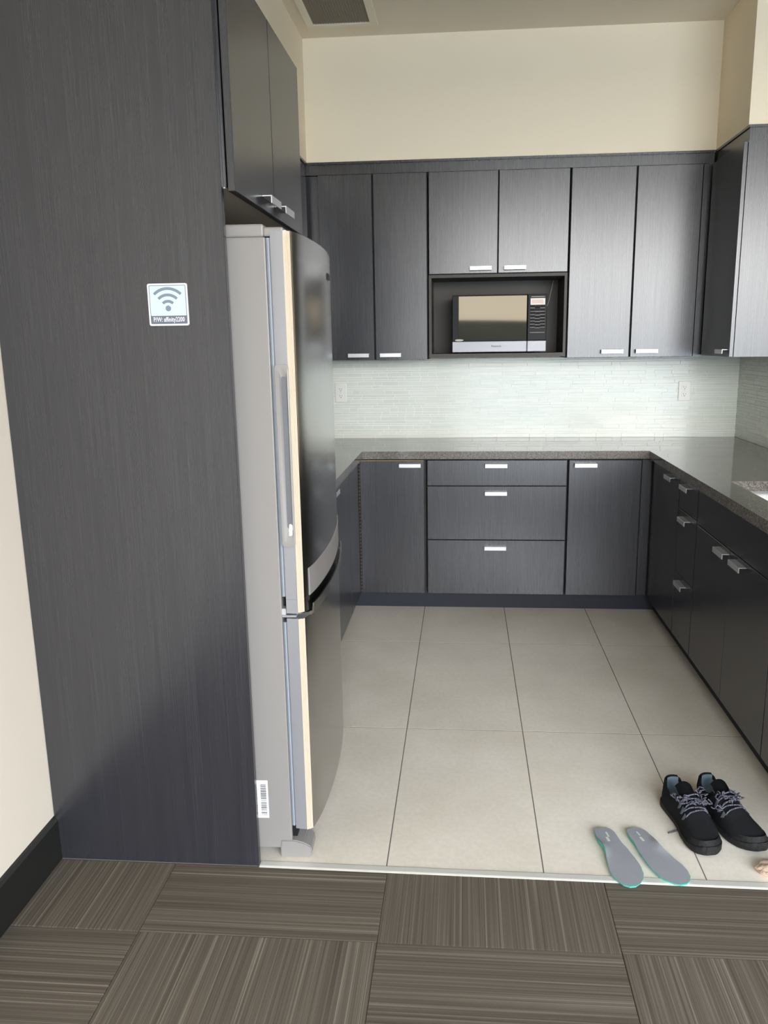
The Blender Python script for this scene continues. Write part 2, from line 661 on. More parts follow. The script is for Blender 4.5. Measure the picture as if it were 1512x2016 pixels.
def front(root, name, face, plane, a0, a1, z0, z1, h=None, th=0.019, mat=None):
    """door or drawer front; plane = world coordinate of its outer face; h = (along, z top) of its handle."""
    if face == 'B':
        bm = bx(a0, plane, z0, a1, plane + th, z1, bev=0.0012)
    elif face == 'L':
        bm = bx(plane - th, a0, z0, plane, a1, z1, bev=0.0012)
    else:
        bm = bx(plane, a0, z0, plane + th, a1, z1, bev=0.0012)
    o = obj(name, bm, mat or M_LAM, root)
    if h:
        p = {'B': (h[0], plane, h[1]), 'L': (plane, h[0], h[1]), 'R': (plane, h[0], h[1])}[face]
        link('handle', HANDLE, o, Vector(p) - world_loc(o), ROT[face])
    return o


G_UP, G_LOW = 'wall cabinets', 'base cabinets'
ZD0, ZD1 = 0.0985, 0.861          # base door bottom / top
# ---- back run, base
def base_root(x, y, label):
    return thing('base_cabinet', (x, y, 0.10), label, 'cabinet', G_LOW)


FB, FL, FR = 0.025, -0.025, 1.569          # faces of the three runs
r = base_root(0.16, 0.33, 'base cabinet in the back left corner with brass piano hinge, one door')
obj('body', bx(-0.64, FB + .021, 0.1, 0.348, 0.632, 0.868), M_DARKGAP, r)
d = front(r, 'door', 'B', FB, -0.018, 0.339, ZD0, ZD1 - .003, (0.262, 0.845))
obj('worn_edge', bx(-0.016, FB + 0.001, ZD1 - .003, 0.337, FB + 0.018, ZD1), M_EDGE, d)
bm = bmesh.new()
for k in range(38):
    z = 0.105 + k * 0.0199
    tube(bm, [(-0.0215, FB - 0.001, z), (-0.0215, FB - 0.001, z + 0.0125)], 0.0015, 6)
obj('piano_hinge', bm, Mat('aged_brass', lin(150, 135, 112), 0.45, 0.4).m, d)
r = base_root(0.737, 0.33, 'base cabinet of three wide drawers below the microwave')
obj('body', bx(0.352, FB + .021, 0.1, 1.122, 0.632, 0.868), M_DARKGAP, r)
for z0, z1, hz in ((0.7205, ZD1, 0.843), (0.4145, 0.7165, 0.690), (ZD0, 0.4105, 0.380)):
    front(r, 'drawer', 'B', FB, 0.357, 1.116, z0, z1, (0.733, hz))
r = base_root(1.32, 0.33, 'base cabinet with one door in the back right corner')
obj('body', bx(1.126, FB + .021, 0.1, 2.18, 0.632, 0.868), M_DARKGAP, r)
front(r, 'door', 'B', FB, 1.128, 1.512, ZD0, ZD1, (1.214, 0.845))
obj('filler', bx(1.518, FB + .006, ZD0, 1.566, FB + .022, ZD1), M_LAM, r)
# ---- left run, base (beyond the refrigerator)
r = base_root(-0.34, -0.19, 'base cabinet leaf next to the brass piano hinge on the left run')
obj('body', bx(-0.64, -0.362, 0.1, FL - .021, FB + 0.019, 0.868), M_DARKGAP, r)
front(r, 'door', 'L', FL, -0.360, FB - 0.004, ZD0, ZD1)
r = base_root(-0.34, -0.66, 'base cabinet on the left run, just past the refrigerator, handle near the counter edge')
obj('body', bx(-0.64, -1.395, 0.1, FL - .021, -0.364, 0.868), M_DARKGAP, r)
front(r, 'door', 'L', FL, -0.963, -0.366, ZD0, ZD1, (-0.892, 0.858))
front(r, 'door', 'L', FL, -1.393, -0.967, ZD0, ZD1)
# ---- right run, base
r = base_root(1.88, -0.28, 'base cabinet with one door at the far end of the right run')
obj('body', bx(FR + .021, -0.541, 0.1, 2.18, FB + 0.019, 0.868), M_DARKGAP, r)
front(r, 'door', 'R', FR, -0.539, -0.048, ZD0, ZD1, (-0.40, 0.845))
obj('filler', bx(FR + .004, -0.042, ZD0, FR + .02, FB + .004, ZD1), M_LAM, r)
r = base_root(1.88, -0.7, 'narrow base cabinet of three drawers on the right run')
obj('body', bx(FR + .021, -0.848, 0.1, 2.18, -0.545, 0.868), M_DARKGAP, r)
for z0, z1, hz in ((0.7205, ZD1, 0.845), (0.4145, 0.7165, 0.693), (ZD0, 0.4105, 0.387)):
    front(r, 'drawer', 'R', FR, -0.846, -0.547, z0, z1, (-0.69, hz))
r = base_root(1.88, -1.3, 'wide base cabinet with two doors below the sink')
bm = bmesh.new()
box(bm, FR + .021, -1.753, 0.1, FR + .039, -0.852, 0.868)
box(bm, FR + .039, -1.753, 0.1, 2.18, -1.735, 0.868)
box(bm, FR + .039, -0.870, 0.1, 2.18, -0.852, 0.868)
box(bm, FR + .039, -1.735, 0.1, 2.18, -0.870, 0.118)
obj('body', bm, M_DARKGAP, r)
front(r, 'false_front', 'R', FR, -1.751, -0.854, 0.7085, ZD1)
front(r, 'door', 'R', FR, -1.300, -0.854, ZD0, 0.7045, (-1.235, 0.690))
front(r, 'door', 'R', FR, -1.751, -1.304, ZD0, 0.7045, (-1.425, 0.690))
r = base_root(1.88, -2.0, 'base cabinet with one plain door at the near end of the right run')
obj('body', bx(FR + .021, -2.245, 0.1, 2.18, -1.757, 0.868), M_DARKGAP, r)
front(r, 'door', 'R', FR, -2.243, -1.757, ZD0, ZD1)
obj('end_panel', bx(FR + .004, -2.268, 0.1, 2.18, -2.247, 0.868), M_LAM, r)
# ---- toe kicks
tag(obj('toe_kick', bx(FL - .05, 0.0805, 0.0, FR + .055, 0.098, 0.0995), M_TOE), 'dark toe kick board under the back run of base cabinets', 'toe kick', 'toe kicks')
tag(obj('toe_kick.001', bx(FL - .068, -1.395, 0.0, FL - .052, 0.0805, 0.0995), M_TOE), 'dark toe kick board under the left run of base cabinets', 'toe kick', 'toe kicks')
tag(obj('toe_kick.002', bx(FR + .056, -2.25, 0.0, FR + .072, 0.0795, 0.0995), M_TOE), 'dark toe kick board under the right run of base cabinets', 'toe kick', 'toe kicks')

# ---- countertop with sink cut-out
ZT0, ZT1 = 0.8716, 0.914
SK = (1.665, 2.06, -1.66, -0.955)           # cut-out x0,x1,y0,y1
bm = bmesh.new()
XRE = XR - 0.0012
W_ = YB - 0.0012
prism(bm, [(XL + .002, W_), (XL + .002, -1.395), (0, -1.395), (0, 0), (1.5443, 0), (1.5443, SK[3]), (XRE, SK[3]), (XRE, W_)], ZT0, ZT1)
box(bm, 1.5443, SK[2], ZT0, SK[0], SK[3], ZT1)
box(bm, SK[1], SK[2], ZT0, XRE, SK[3], ZT1)
box(bm, 1.5443, -2.29, ZT0, XRE, SK[2], ZT1)
bmesh.ops.remove_doubles(bm, verts=list(bm.verts), dist=1e-5)
tag(obj('countertop', bm, M_GRANITE), 'polished brown-grey granite countertop running around three sides', 'countertop')
# ---- sink
def sink():
    t = thing('sink', ((SK[0] + SK[1]) / 2, (SK[2] + SK[3]) / 2, 0.70), 'undermount stainless steel sink set in the right counter', 'sink')
    x0, x1, y0, y1 = SK[0] - .006, SK[1] + .006, SK[2] - .006, SK[3] + .006
    bm = bmesh.new()
    zt, zb = ZT0 - 0.0005, 0.70
    def ring(d, z, rr):
        pts = []
        for cxx, cyy, a0 in ((x1 - d - rr, y1 - d - rr, 0), (x0 + d + rr, y1 - d - rr, 90), (x0 + d + rr, y0 + d + rr, 180), (x1 - d - rr, y0 + d + rr, 270)):
            for k in range(5):
                aa = math.radians(a0 + k * 22.5)
                pts.append(bm.verts.new((cxx + rr * math.cos(aa), cyy + rr * math.sin(aa), z)))
        return pts
    rs = [ring(-0.02, zt, .03), ring(0, zt, .03), ring(0.004, zb + .03, .03), ring(0.03, zb, .03)]
    for p, q in zip(rs, rs[1:]):
        for k in range(len(p)):
            bm.faces.new((p[k], p[(k + 1) % len(p)], q[(k + 1) % len(p)], q[k]))
    bm.faces.new(rs[-1])
    rs2 = [ring(-0.02, zt - .0015, .03), ring(-0.003, zt - .0015, .03), ring(0.001, zb + .028, .03), ring(0.028, zb - .0015, .03)]
    for p, q in zip(rs2, rs2[1:]):
        for k in range(len(p)):
            bm.faces.new((q[k], q[(k + 1) % len(p)], p[(k + 1) % len(p)], p[k]))
    bm.faces.new(rs2[-1][::-1])
    obj('basin', bm, M_STEEL, t, smooth=True)
    bm = bmesh.new()
    bmesh.ops.create_cone(bm, cap_ends=True, segments=20, radius1=.04, radius2=.036, depth=.004, matrix=Matrix.Translation(((x0 + x1) / 2, (y0 + y1) / 2, zb + .002)))
    obj('drain', bm, M_NICKEL, t)


sink()

# ---- wall cabinets, back run
ZU0, ZU1 = 1.401, 2.399
FU = SOY
BU = FU + 0.021
YW = YB - 0.003
def up_root(x, y, label, z=ZU0):
    return thing('wall_cabinet', (x, y, z), label, 'cabinet', G_UP)


r = up_root(0.05, 0.48, 'tall two-door wall cabinet between the refrigerator and the microwave')
obj('body', bx(-0.254, BU, ZU0, 0.352, YW, ZU1), M_DARKGAP, r)
front(r, 'door', 'B', FU, -0.250, 0.0465, ZU0, ZU1, (-0.043, 1.4375))
front(r, 'door', 'B', FU, 0.0555, 0.3485, ZU0, ZU1, (0.140, 1.4375))
obj('filler', bx(-0.3255, FU + 0.030, ZU0, -0.2545, FU + .048, ZU1), M_LAM, r)
r = up_root(0.74, 0.48, 'short two-door wall cabinet with an open microwave niche below', 1.41)
obj('body', bx(0.358, BU, 1.862, 1.122, YW, ZU1), M_DARKGAP, r)
front(r, 'door', 'B', FU, 0.3605, 0.737, 1.866, ZU1, (0.646, 1.902))
front(r, 'door', 'B', FU, 0.7435, 1.1205, 1.866, ZU1, (0.834, 1.902))
bm = bmesh.new()
NB = FU + 0.006
box(bm, 0.3585, NB, 1.409, 0.3735, YW, 1.8615)
box(bm, 1.1075, NB, 1.409, 1.1225, YW, 1.8615)
box(bm, 0.3735, NB, 1.845, 1.1075, YW, 1.8615)
box(bm, 0.3735, NB, 1.409, 1.1075, YW, 1.430)
obj('niche', bm, M_NICHE, r)
obj('niche_back', bx(0.3735, YW - .012, 1.430, 1.1075, YW, 1.845), M_NICHE, r)
r = up_root(1.48, 0.48, 'tall two-door wall cabinet between the microwave and the right corner')
obj('body', bx(1.129, BU, ZU0, 1.820, YW, ZU1), M_DARKGAP, r)
front(r, 'door', 'B', FU, 1.1315, 1.4695, ZU0, ZU1, (1.376, 1.4425))
front(r, 'door', 'B', FU, 1.479, 1.8155, ZU0, ZU1, (1.564, 1.4425))
obj('filler', bx(1.820, FU + .004, ZU0, 1.872, FU + .02, ZU1), M_LAM, r)
# left run
r = up_root(-0.48, -0.55, 'dark wall cabinet on the left run between the refrigerator and the back corner')
obj('body', bx(XL + .003, -1.395, ZU0, SOX0 - .021, YW, ZU1), M_DARKGAP, r)
for k, (a0, a1) in enumerate(((-1.393, -0.98), (-0.976, -0.56), (-0.556, -0.14), (-0.136, 0.25))):
    front(r, 'door', 'L', SOX0, a0, a1, ZU0, ZU1, ((a0 + .08) if k % 2 else (a1 - .08), 1.4375))
# right run
r = up_root(2.03, 0.03, 'wall cabinet with a pale sunlit side panel at the right corner')
obj('body', bx(1.8755, SOE + 0.004, 1.406, XR - .003, SOY - 0.004, 2.396), M_LAM, r)
obj('side_panel', bx(1.8755, SOE - 0.014, 1.406, XR - .003, SOE + 0.003, 2.396), M_LAM, r)
front(r, 'door', 'R', 1.8535, SOE - 0.014, 0.262, 1.406, 2.392, (-0.13, 1.4425))
# fascia and crown boards that close the gap to the soffit
G_FA = 'fascia boards above the wall cabinets'
def fascia(name, boxes, label):
    t = thing(name, (boxes[0][0], boxes[0][1], 2.40), label, 'fascia', G_FA)
    obj('board', bx(*boxes[0]), M_LAM, t)
    obj('crown_strip', bx(*boxes[1]), M_LAM, t)


fascia('cabinet_fascia', [(-0.317, FU + .010, 2.402, 1.872, FU + .03, 2.4535), (-0.3065, FU - .0005, 2.4540, 1.873, FU + .03, 2.4655)], 'long dark fascia board above the back wall cabinets')
fascia('cabinet_fascia', [(SOX0 - .03, -1.395, 2.402, SOX0 - .010, SOY, 2.4535), (SOX0 - .03, -1.395, 2.4540, SOX0 + .0005, SOY - .001, 2.4655)], 'dark fascia board above the left wall cabinet')
fascia('cabinet_fascia', [(1.880, SOE - .006, 2.398, XR - .003, SOY - .002, 2.4535), (1.8735, SOE - .0125, 2.4540, XR - .003, SOY - .002, 2.4655)], 'short dark fascia board above the right corner cabinet')

# ------------------------------------------------------------------ tall panel and cabinet above the refrigerator
PY = -2.302
tag(obj('tall_panel', bx(XL + .002, PY, 0.001, -0.037, PY + 0.02, 2.40, bev=0.0012), M_LAM), 'tall charcoal wood-grain panel enclosing the refrigerator side', 'panel')
r = thing('overhead_cabinet', (-0.34, -1.86, 1.86), 'two-door cabinet mounted above the refrigerator', 'cabinet', G_UP)
obj('body', bx(XL + .003, PY + .021, 1.880, -0.030, -1.412, 2.40), M_LAM, r)
obj('underside', bx(XL + .02, PY + .023, 1.8765, -0.034, -1.416, 1.8798), M_MELAMINE, r)
FO = -0.006
front(r, 'door', 'L', FO, -2.287, -1.865, 1.868, 2.402, (-1.955, 1.904))
front(r, 'door', 'L', FO, -1.860, -1.440, 1.868, 2.402, (-1.77, 1.904))
tag(obj('refrigerator_end_panel', bx(XL + .003, -1.411, 0.001, -0.03, -1.396, 2.40), M_LAM), 'dark end panel on the far side of the refrigerator', 'panel')


# ------------------------------------------------------------------ refrigerator
def refrigerator():
    YN, YF = -2.250, -1.445            # near and far side
    rz = math.radians(2.2)
    t = thing('refrigerator', (0.053, YN, 0.0), 'tall stainless steel refrigerator with bottom freezer drawer and grey side', 'refrigerator', None, rz)
    base = Vector((0.053, YN, 0.0))
    wd = YF - YN                        # local coords: x out, y along width, z up

    def part(name, bm, mat, parent=t, smooth=False):
        me = mesh_of(name, bm, mat, smooth)
        return link(name, me, parent)
    part('body', bx(-0.63, 0.0, 0.028, 0.0, wd, 1.764, bev=0.004, seg=2), M_FSIDE)
    bm = bmesh.new()
    box(bm, -0.40, 0.004, 1.764, -0.004, wd - .004, 1.796, bev=0.005, seg=2)
    part('top_cover', bm, M_FPLAST)
    bm = bmesh.new()
    box(bm, -0.006, 0.004, 1.765, 0.046, 0.09, 1.788, bev=0.005, seg=2)
    part('hinge_cover', bm, M_FPLAST)

    def fx(s):                           # front profile of the doors, s = 0..1 across the width
        return 0.083 - 0.19 * (0.805 * s - 0.28) ** 2 + 0.0309 * s - 0.004 * max(0.0, 1 - s / 0.12)

    def door_bm(z0, z1, n=28):
        pts = [(0.012, 0.0), (0.012, wd), ]
        prof = []
        rc = 0.016
        for k in range(n + 1):
            s = k / n
            prof.append((fx(s), s * wd))
        # rounded near and far front corners with thin ribs
        near = [(0.030, 0.0), (0.040, 0.0), (0.046, -0.0012), (0.052, 0.001), (0.0575, 0.004), (0.0620, 0.009), (0.0650, 0.016)]
        far = [(min(x, 0.0605 - 0.1 * max(0, .012 - y)), wd - y) for x, y in near][::-1]
        pts = [(0.012, 0.004)] + near + [p for p in prof if 0.03 < p[1] < wd - 0.03] + far + [(0.012, wd - 0.004)]
        bm = bmesh.new()
        prism(bm, pts, z0, z1)
        for f in bm.faces:
            c = f.calc_center_median()
            if (c.x < 0.0455 and (c.y < 0.01 or c.y > wd - 0.01)) or abs(f.normal.z) > 0.9:
                f.material_index = 1
        return bm, pts

    bm, pr = door_bm(0.803, 1.778)
    # lower corners of the upper door, on both sides of the freezer pull
    for lo_, hi_ in ((0.0, 0.046), (wd - 0.046, wd)):
        q = [p for p in pr if lo_ - .01 <= p[1] <= hi_ + .01 and p[0] > 0.013]
        if lo_ == 0.0:
            q = [(0.012, 0.004)] + q + [(fx(0.046 / wd), 0.046), (0.012, 0.046)]
        else:
            q = [(0.012, wd - .046), (fx(1 - 0.046 / wd), wd - .046)] + q + [(0.012, wd - 0.004)]
        prism(bm, q, 0.762, 0.8025)
    for f in bm.faces:
        c = f.calc_center_median()
        f.material_index = 1 if (c.x < 0.0455 and (c.y < 0.01 or c.y > wd - 0.01)) or abs(f.normal.z) > 0.9 else 0
    dr = part('door', bm, [M_STEEL, M_DOORSIDE], smooth=True)
    bm, _ = door_bm(0.092, 0.747)
    fz = part('freezer_drawer', bm, [M_STEEL, M_DOORSIDE], smooth=True)
    # thin door ribs coloured pale cream along the near front edge
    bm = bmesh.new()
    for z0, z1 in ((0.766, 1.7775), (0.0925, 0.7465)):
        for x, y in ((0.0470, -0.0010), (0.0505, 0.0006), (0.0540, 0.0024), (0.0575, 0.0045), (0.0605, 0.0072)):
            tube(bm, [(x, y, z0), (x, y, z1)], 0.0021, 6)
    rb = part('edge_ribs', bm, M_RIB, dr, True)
    rb['label'] = 'pale cream ribs'
    # gasket lines
    for z0, z1, pa in ((0.81, 1.762, dr), (0.10, 0.735, fz)):
        bm = bmesh.new()
        box(bm, 0.001, 0.006, z0, 0.0055, wd - .006, z1)
        box(bm, 0.0055, 0.004, z0, 0.0085, wd - .004, z1)
        for f in bm.faces:
            f.material_index = 1 if f.calc_center_median().x > 0.0055 and abs(f.normal.y) > .9 and f.calc_center_median().y in (0.004, wd - .004) or abs(f.calc_center_median().y - .004) < 1e-5 else 0
        box(bm, 0.0085, 0.007, z0, 0.012, wd - .007, z1)
        part('gasket', bm, [M_GASKET, M_GASKET2], pa)
    # recessed pull on the near side of the upper door: raised surround with a scooped channel
    bm = bmesh.new()
    zc0, zc1 = 0.955, 1.446
    xh0, xh1 = 0.011, 0.047
    # rounded rectangular outline (x,z)
    def rr(x0, z0, x1, z1, r, n=5):
        pts = []
        for cxx, czz, a0 in ((x1 - r, z1 - r, 0), (x0 + r, z1 - r, 90), (x0 + r, z0 + r, 180), (x1 - r, z0 + r, 270)):
            for k in range(n):
                aa = math.radians(a0 + k * 90 / (n - 1))
                pts.append((cxx + r * math.cos(aa), czz + r * math.sin(aa)))
        return pts
    lo = rr(xh0, zc0, xh1, zc1, 0.010)
    li = rr(xh0 + .011, zc0 + .012, xh1 - .004, zc1 - .012, 0.008)
    ld = rr(xh0 + .015, zc0 + .05, xh1 - .007, zc1 - .03, 0.007)
    def vr(pts, y):
        return [bm.verts.new((p[0], y, p[1])) for p in pts]
    A, B, C, D = vr(lo, 0.004), vr(lo, -0.008), vr(li, -0.009), vr(ld, -0.0022)
    for p, q in ((A, B), (B, C), (C, D)):
        for k in range(len(p)):
            bm.faces.new((p[k], p[(k + 1) % len(p)], q[(k + 1) % len(p)], q[k]))
    bm.faces.new(D)
    bmesh.ops.recalc_face_normals(bm, faces=list(bm.faces))
    hd = part('handle', bm, M_FPLAST, dr, True)
    part('grip_channel', prism(bmesh.new(), rr(xh0 + .0155, zc0 + .051, xh1 - .0075, zc1 - .031, .0065), -0.0030, -0.0020, 'Y'), M_CHANNEL, hd)
    bm = bmesh.new()
    q = 0.0
    prism(bm, [(xh0 + .017, 0.985), (xh1 - .006, 0.980), (xh1 - .006, 1.016), (xh0 + .021, 1.020)], -0.0055, 0.004, 'Y')
    bmesh.ops.bevel(bm, geom=list(bm.edges), offset=.002, segments=2, affect='EDGES')
    part('pull_insert', bm, M_LABEL, hd)
    # freezer pull: recess band with lip on top of the drawer
    bm = bmesh.new()
    n = 26
    s0, s1 = 0.055, 0.945
    zl0, zl1 = 0.772, 0.884

    def strip(bm, offs):
        prev = None
        for k in range(n + 1):
            s = s0 + (s1 - s0) * k / n
            cur = [bm.verts.new((fx(s) + ox, s * wd, z)) for ox, z in offs]
            if prev:
                for i in range(len(cur)):
                    j = (i + 1) % len(cur)
                    bm.faces.new((prev[i], prev[j], cur[j], cur[i]))
            else:
                bm.faces.new(cur)
            prev = cur
        bm.faces.new(prev[::-1])
        bmesh.ops.recalc_face_normals(bm, faces=list(bm.faces))
        return bm
    strip(bm, [(-0.004, 0.800), (0.0022, 0.803), (0.0022, 0.880), (-0.004, 0.884)])
    part('freezer_pull_plate', bm, M_FPLAST, dr)
    strip_bm = strip(bmesh.new(), [(-0.046, 0.742), (0.004, 0.745), (0.011, 0.752), (0.012, 0.780), (0.0085, 0.780), (0.006, 0.757), (-0.006, 0.752), (-0.046, 0.748)])
    part('freezer_pull', strip_bm, M_STEEL, fz)
    bm = bmesh.new()
    box(bm, 0.002, 0.05, 0.752, 0.030, wd - .05, 0.802)
    part('shadow_gap', bm, M_BLACKM, t)
    bm = bmesh.new()
    box(bm, -0.002, 0.0015, 0.7495, 0.040, 0.07, 0.7565, bev=0.002)
    part('middle_hinge', bm, M_SILVER, t)
    part('hinge_pin', bx(-0.002, 0.0, 0.757, 0.011, 0.03, 0.776, bev=0.002), M_NICKEL, t)
    # base
    bm = bmesh.new()
    box(bm, -0.002, 0.01, 0.062, 0.014, wd - .01, 0.098)
    box(bm, -0.58, 0.03, 0.012, -0.05, wd - .03, 0.03)
    part('base_pan', bm, M_BLACKM)
    bm = bmesh.new()
    pts = [(-0.036, 0.0), (-0.036, 0.036), (-0.033, 0.056), (0.0, 0.056), (0.012, 0.055), (0.036, 0.048), (0.055, 0.036), (0.058, 0.012), (0.05, 0.0)]
    prism(bm, pts, -0.004, 0.075, 'Y')
    bmesh.ops.bevel(bm, geom=list(bm.edges), offset=.003, segments=2, affect='EDGES')
    part('foot_cover', bm, M_FPLAST)
    bm = bmesh.new()
    prism(bm, pts, wd - 0.071, wd + 0.004, 'Y')
    part('foot_cover', bm, M_FPLAST)
    for yy in (0.04, wd - .08):
        part('rear_foot', bx(-0.58, yy, 0.0, -0.53, yy + .04, 0.03), M_BLACKM)
    # badge on the door front
    s = 0.62
    part('badge', bx(fx(s) - .001, s * wd - .03, 1.692, fx(s) + .0035, s * wd + .03, 1.712, bev=.001), M_BLACK, dr)
    # bar-code sticker low on the side
    st = part('barcode_sticker', bx(-0.112, -0.0008, 0.128, -0.066, 0.0002, 0.249), M_LABEL)
    st['label'] = 'white bar-code sticker'
    bm = bmesh.new()
    rnd = random.Random(3)
    z = 0.137
    while z < 0.238:
        h = rnd.choice((0.0009, 0.0014, 0.0022, 0.003))
        box(bm, -0.088, -0.0011, z, -0.071, -0.0007, z + h)
        z += h + rnd.choice((0.001, 0.0014, 0.002))
    for zz, hh in ((0.19, .004), (0.165, .006), (0.142, .003)):
        box(bm, -0.108, -0.0011, zz, -0.098, -0.0007, zz + hh)
    part('barcode_print', bm, M_INK, st)
    return t


refrigerator()


# ------------------------------------------------------------------ lettering
def text_bm(body, size, xscale=1.0, bold=0.0):
    cu = bpy.data.curves.new('lettering', 'FONT')
    cu.body = body
    cu.size = size
    cu.align_x = 'CENTER'
    cu.align_y = 'CENTER'
    cu.offset = bold
    cu.extrude = 0.0002
    cu.resolution_u = 2
    o = bpy.data.objects.new('lettering', cu)
    COL.objects.link(o)
    dg = bpy.context.evaluated_depsgraph_get()
    me = bpy.data.meshes.new_from_object(o.evaluated_get(dg))
    bpy.data.objects.remove(o)
    bpy.data.curves.remove(cu)
    bm = bmesh.new()
    bm.from_mesh(me)
    bpy.data.meshes.remove(me)
    for v in bm.verts:      # lay on a wall that faces -Y
        v.co = Vector((v.co.x * xscale, -v.co.z, v.co.y))
    bmesh.ops.recalc_face_normals(bm, faces=list(bm.faces))
    return bm


def shift(bm, x, y, z):
    for v in bm.verts:
        v.co += Vector((x, y, z))
    return bm


def rrect(x0, z0, x1, z1, r, n=6):
    pts = []
    for cxx, czz, a0 in ((x1 - r, z1 - r, 0), (x0 + r, z1 - r, 90), (x0 + r, z0 + r, 180), (x1 - r, z0 + r, 270)):
        for k in range(n):
            aa = math.radians(a0 + k * 90 / (n - 1))
            pts.append((cxx + r * math.cos(aa), czz + r * math.sin(aa)))
    return pts


def wifi_sign():
    x0, x1, z0, z1 = -0.242, -0.1385, 1.5475, 1.651
    cx_, w_ = (x0 + x1) / 2, x1 - x0
    y = PY - 0.0004
    t = thing('wifi_sign', (cx_, y, z0), 'square wireless sign with arcs and password stuck on the tall panel', 'sign')
    obj('plate', prism(bmesh.new(), rrect(x0, z0, x1, z1, 0.005), y - 0.002, y, 'Y'), M_SIGNW, t)
    bm = bmesh.new()
    prism(bm, rrect(x0 + .0042, z0 + .0042, x1 - .0042, z1 - .0042, 0.003), y - 0.00225, y - 0.002, 'Y')
    obj('border_line', bm, M_SIGND, t)
    bm = bmesh.new()
    prism(bm, rrect(x0 + .0058, z0 + .0245, x1 - .0058, z1 - .0058, 0.002), y - 0.0025, y - 0.0022, 'Y')
    obj('panel', bm, M_SIGNB, t)
    bm = bmesh.new()
    cz = z0 + 0.041
    n = 20
    for r_out, r_in, half in ((0.0535, 0.0465, 44), (0.038, 0.031, 44), (0.0225, 0.0155, 44)):
        pts = []
        for k in range(n + 1):
            aa = math.radians(90 - half + 2 * half * k / n)
            pts.append((cx_ + r_out * math.cos(aa), cz + r_out * math.sin(aa)))
        for k in range(n, -1, -1):
            aa = math.radians(90 - half + 2 * half * k / n)
            pts.append((cx_ + r_in * math.cos(aa), cz + r_in * math.sin(aa)))
        bot = [(p[0], y - 0.0028, p[1]) for p in pts]
        vs = [bm.verts.new(p) for p in bot]
        m_ = len(vs)
        for k in range(n):
            bm.faces.new((vs[k], vs[k + 1], vs[m_ - 2 - k], vs[m_ - 1 - k]))
    prism(bm, [(cx_ + .0072 * math.cos(2 * PI * k / 24), cz + .0015 + .0072 * math.sin(2 * PI * k / 24)) for k in range(24)], y - 0.0028, y - 0.0024, 'Y')
    obj('wireless_symbol', bm, M_SIGNG, t)
    bm = text_bm('P/W: affinity2200', 0.0162, 0.72, 0.00018)
    shift(bm, cx_, y - 0.0026, z0 + 0.0148)
    obj('lettering', bm, M_SIGNW, t)


wifi_sign()


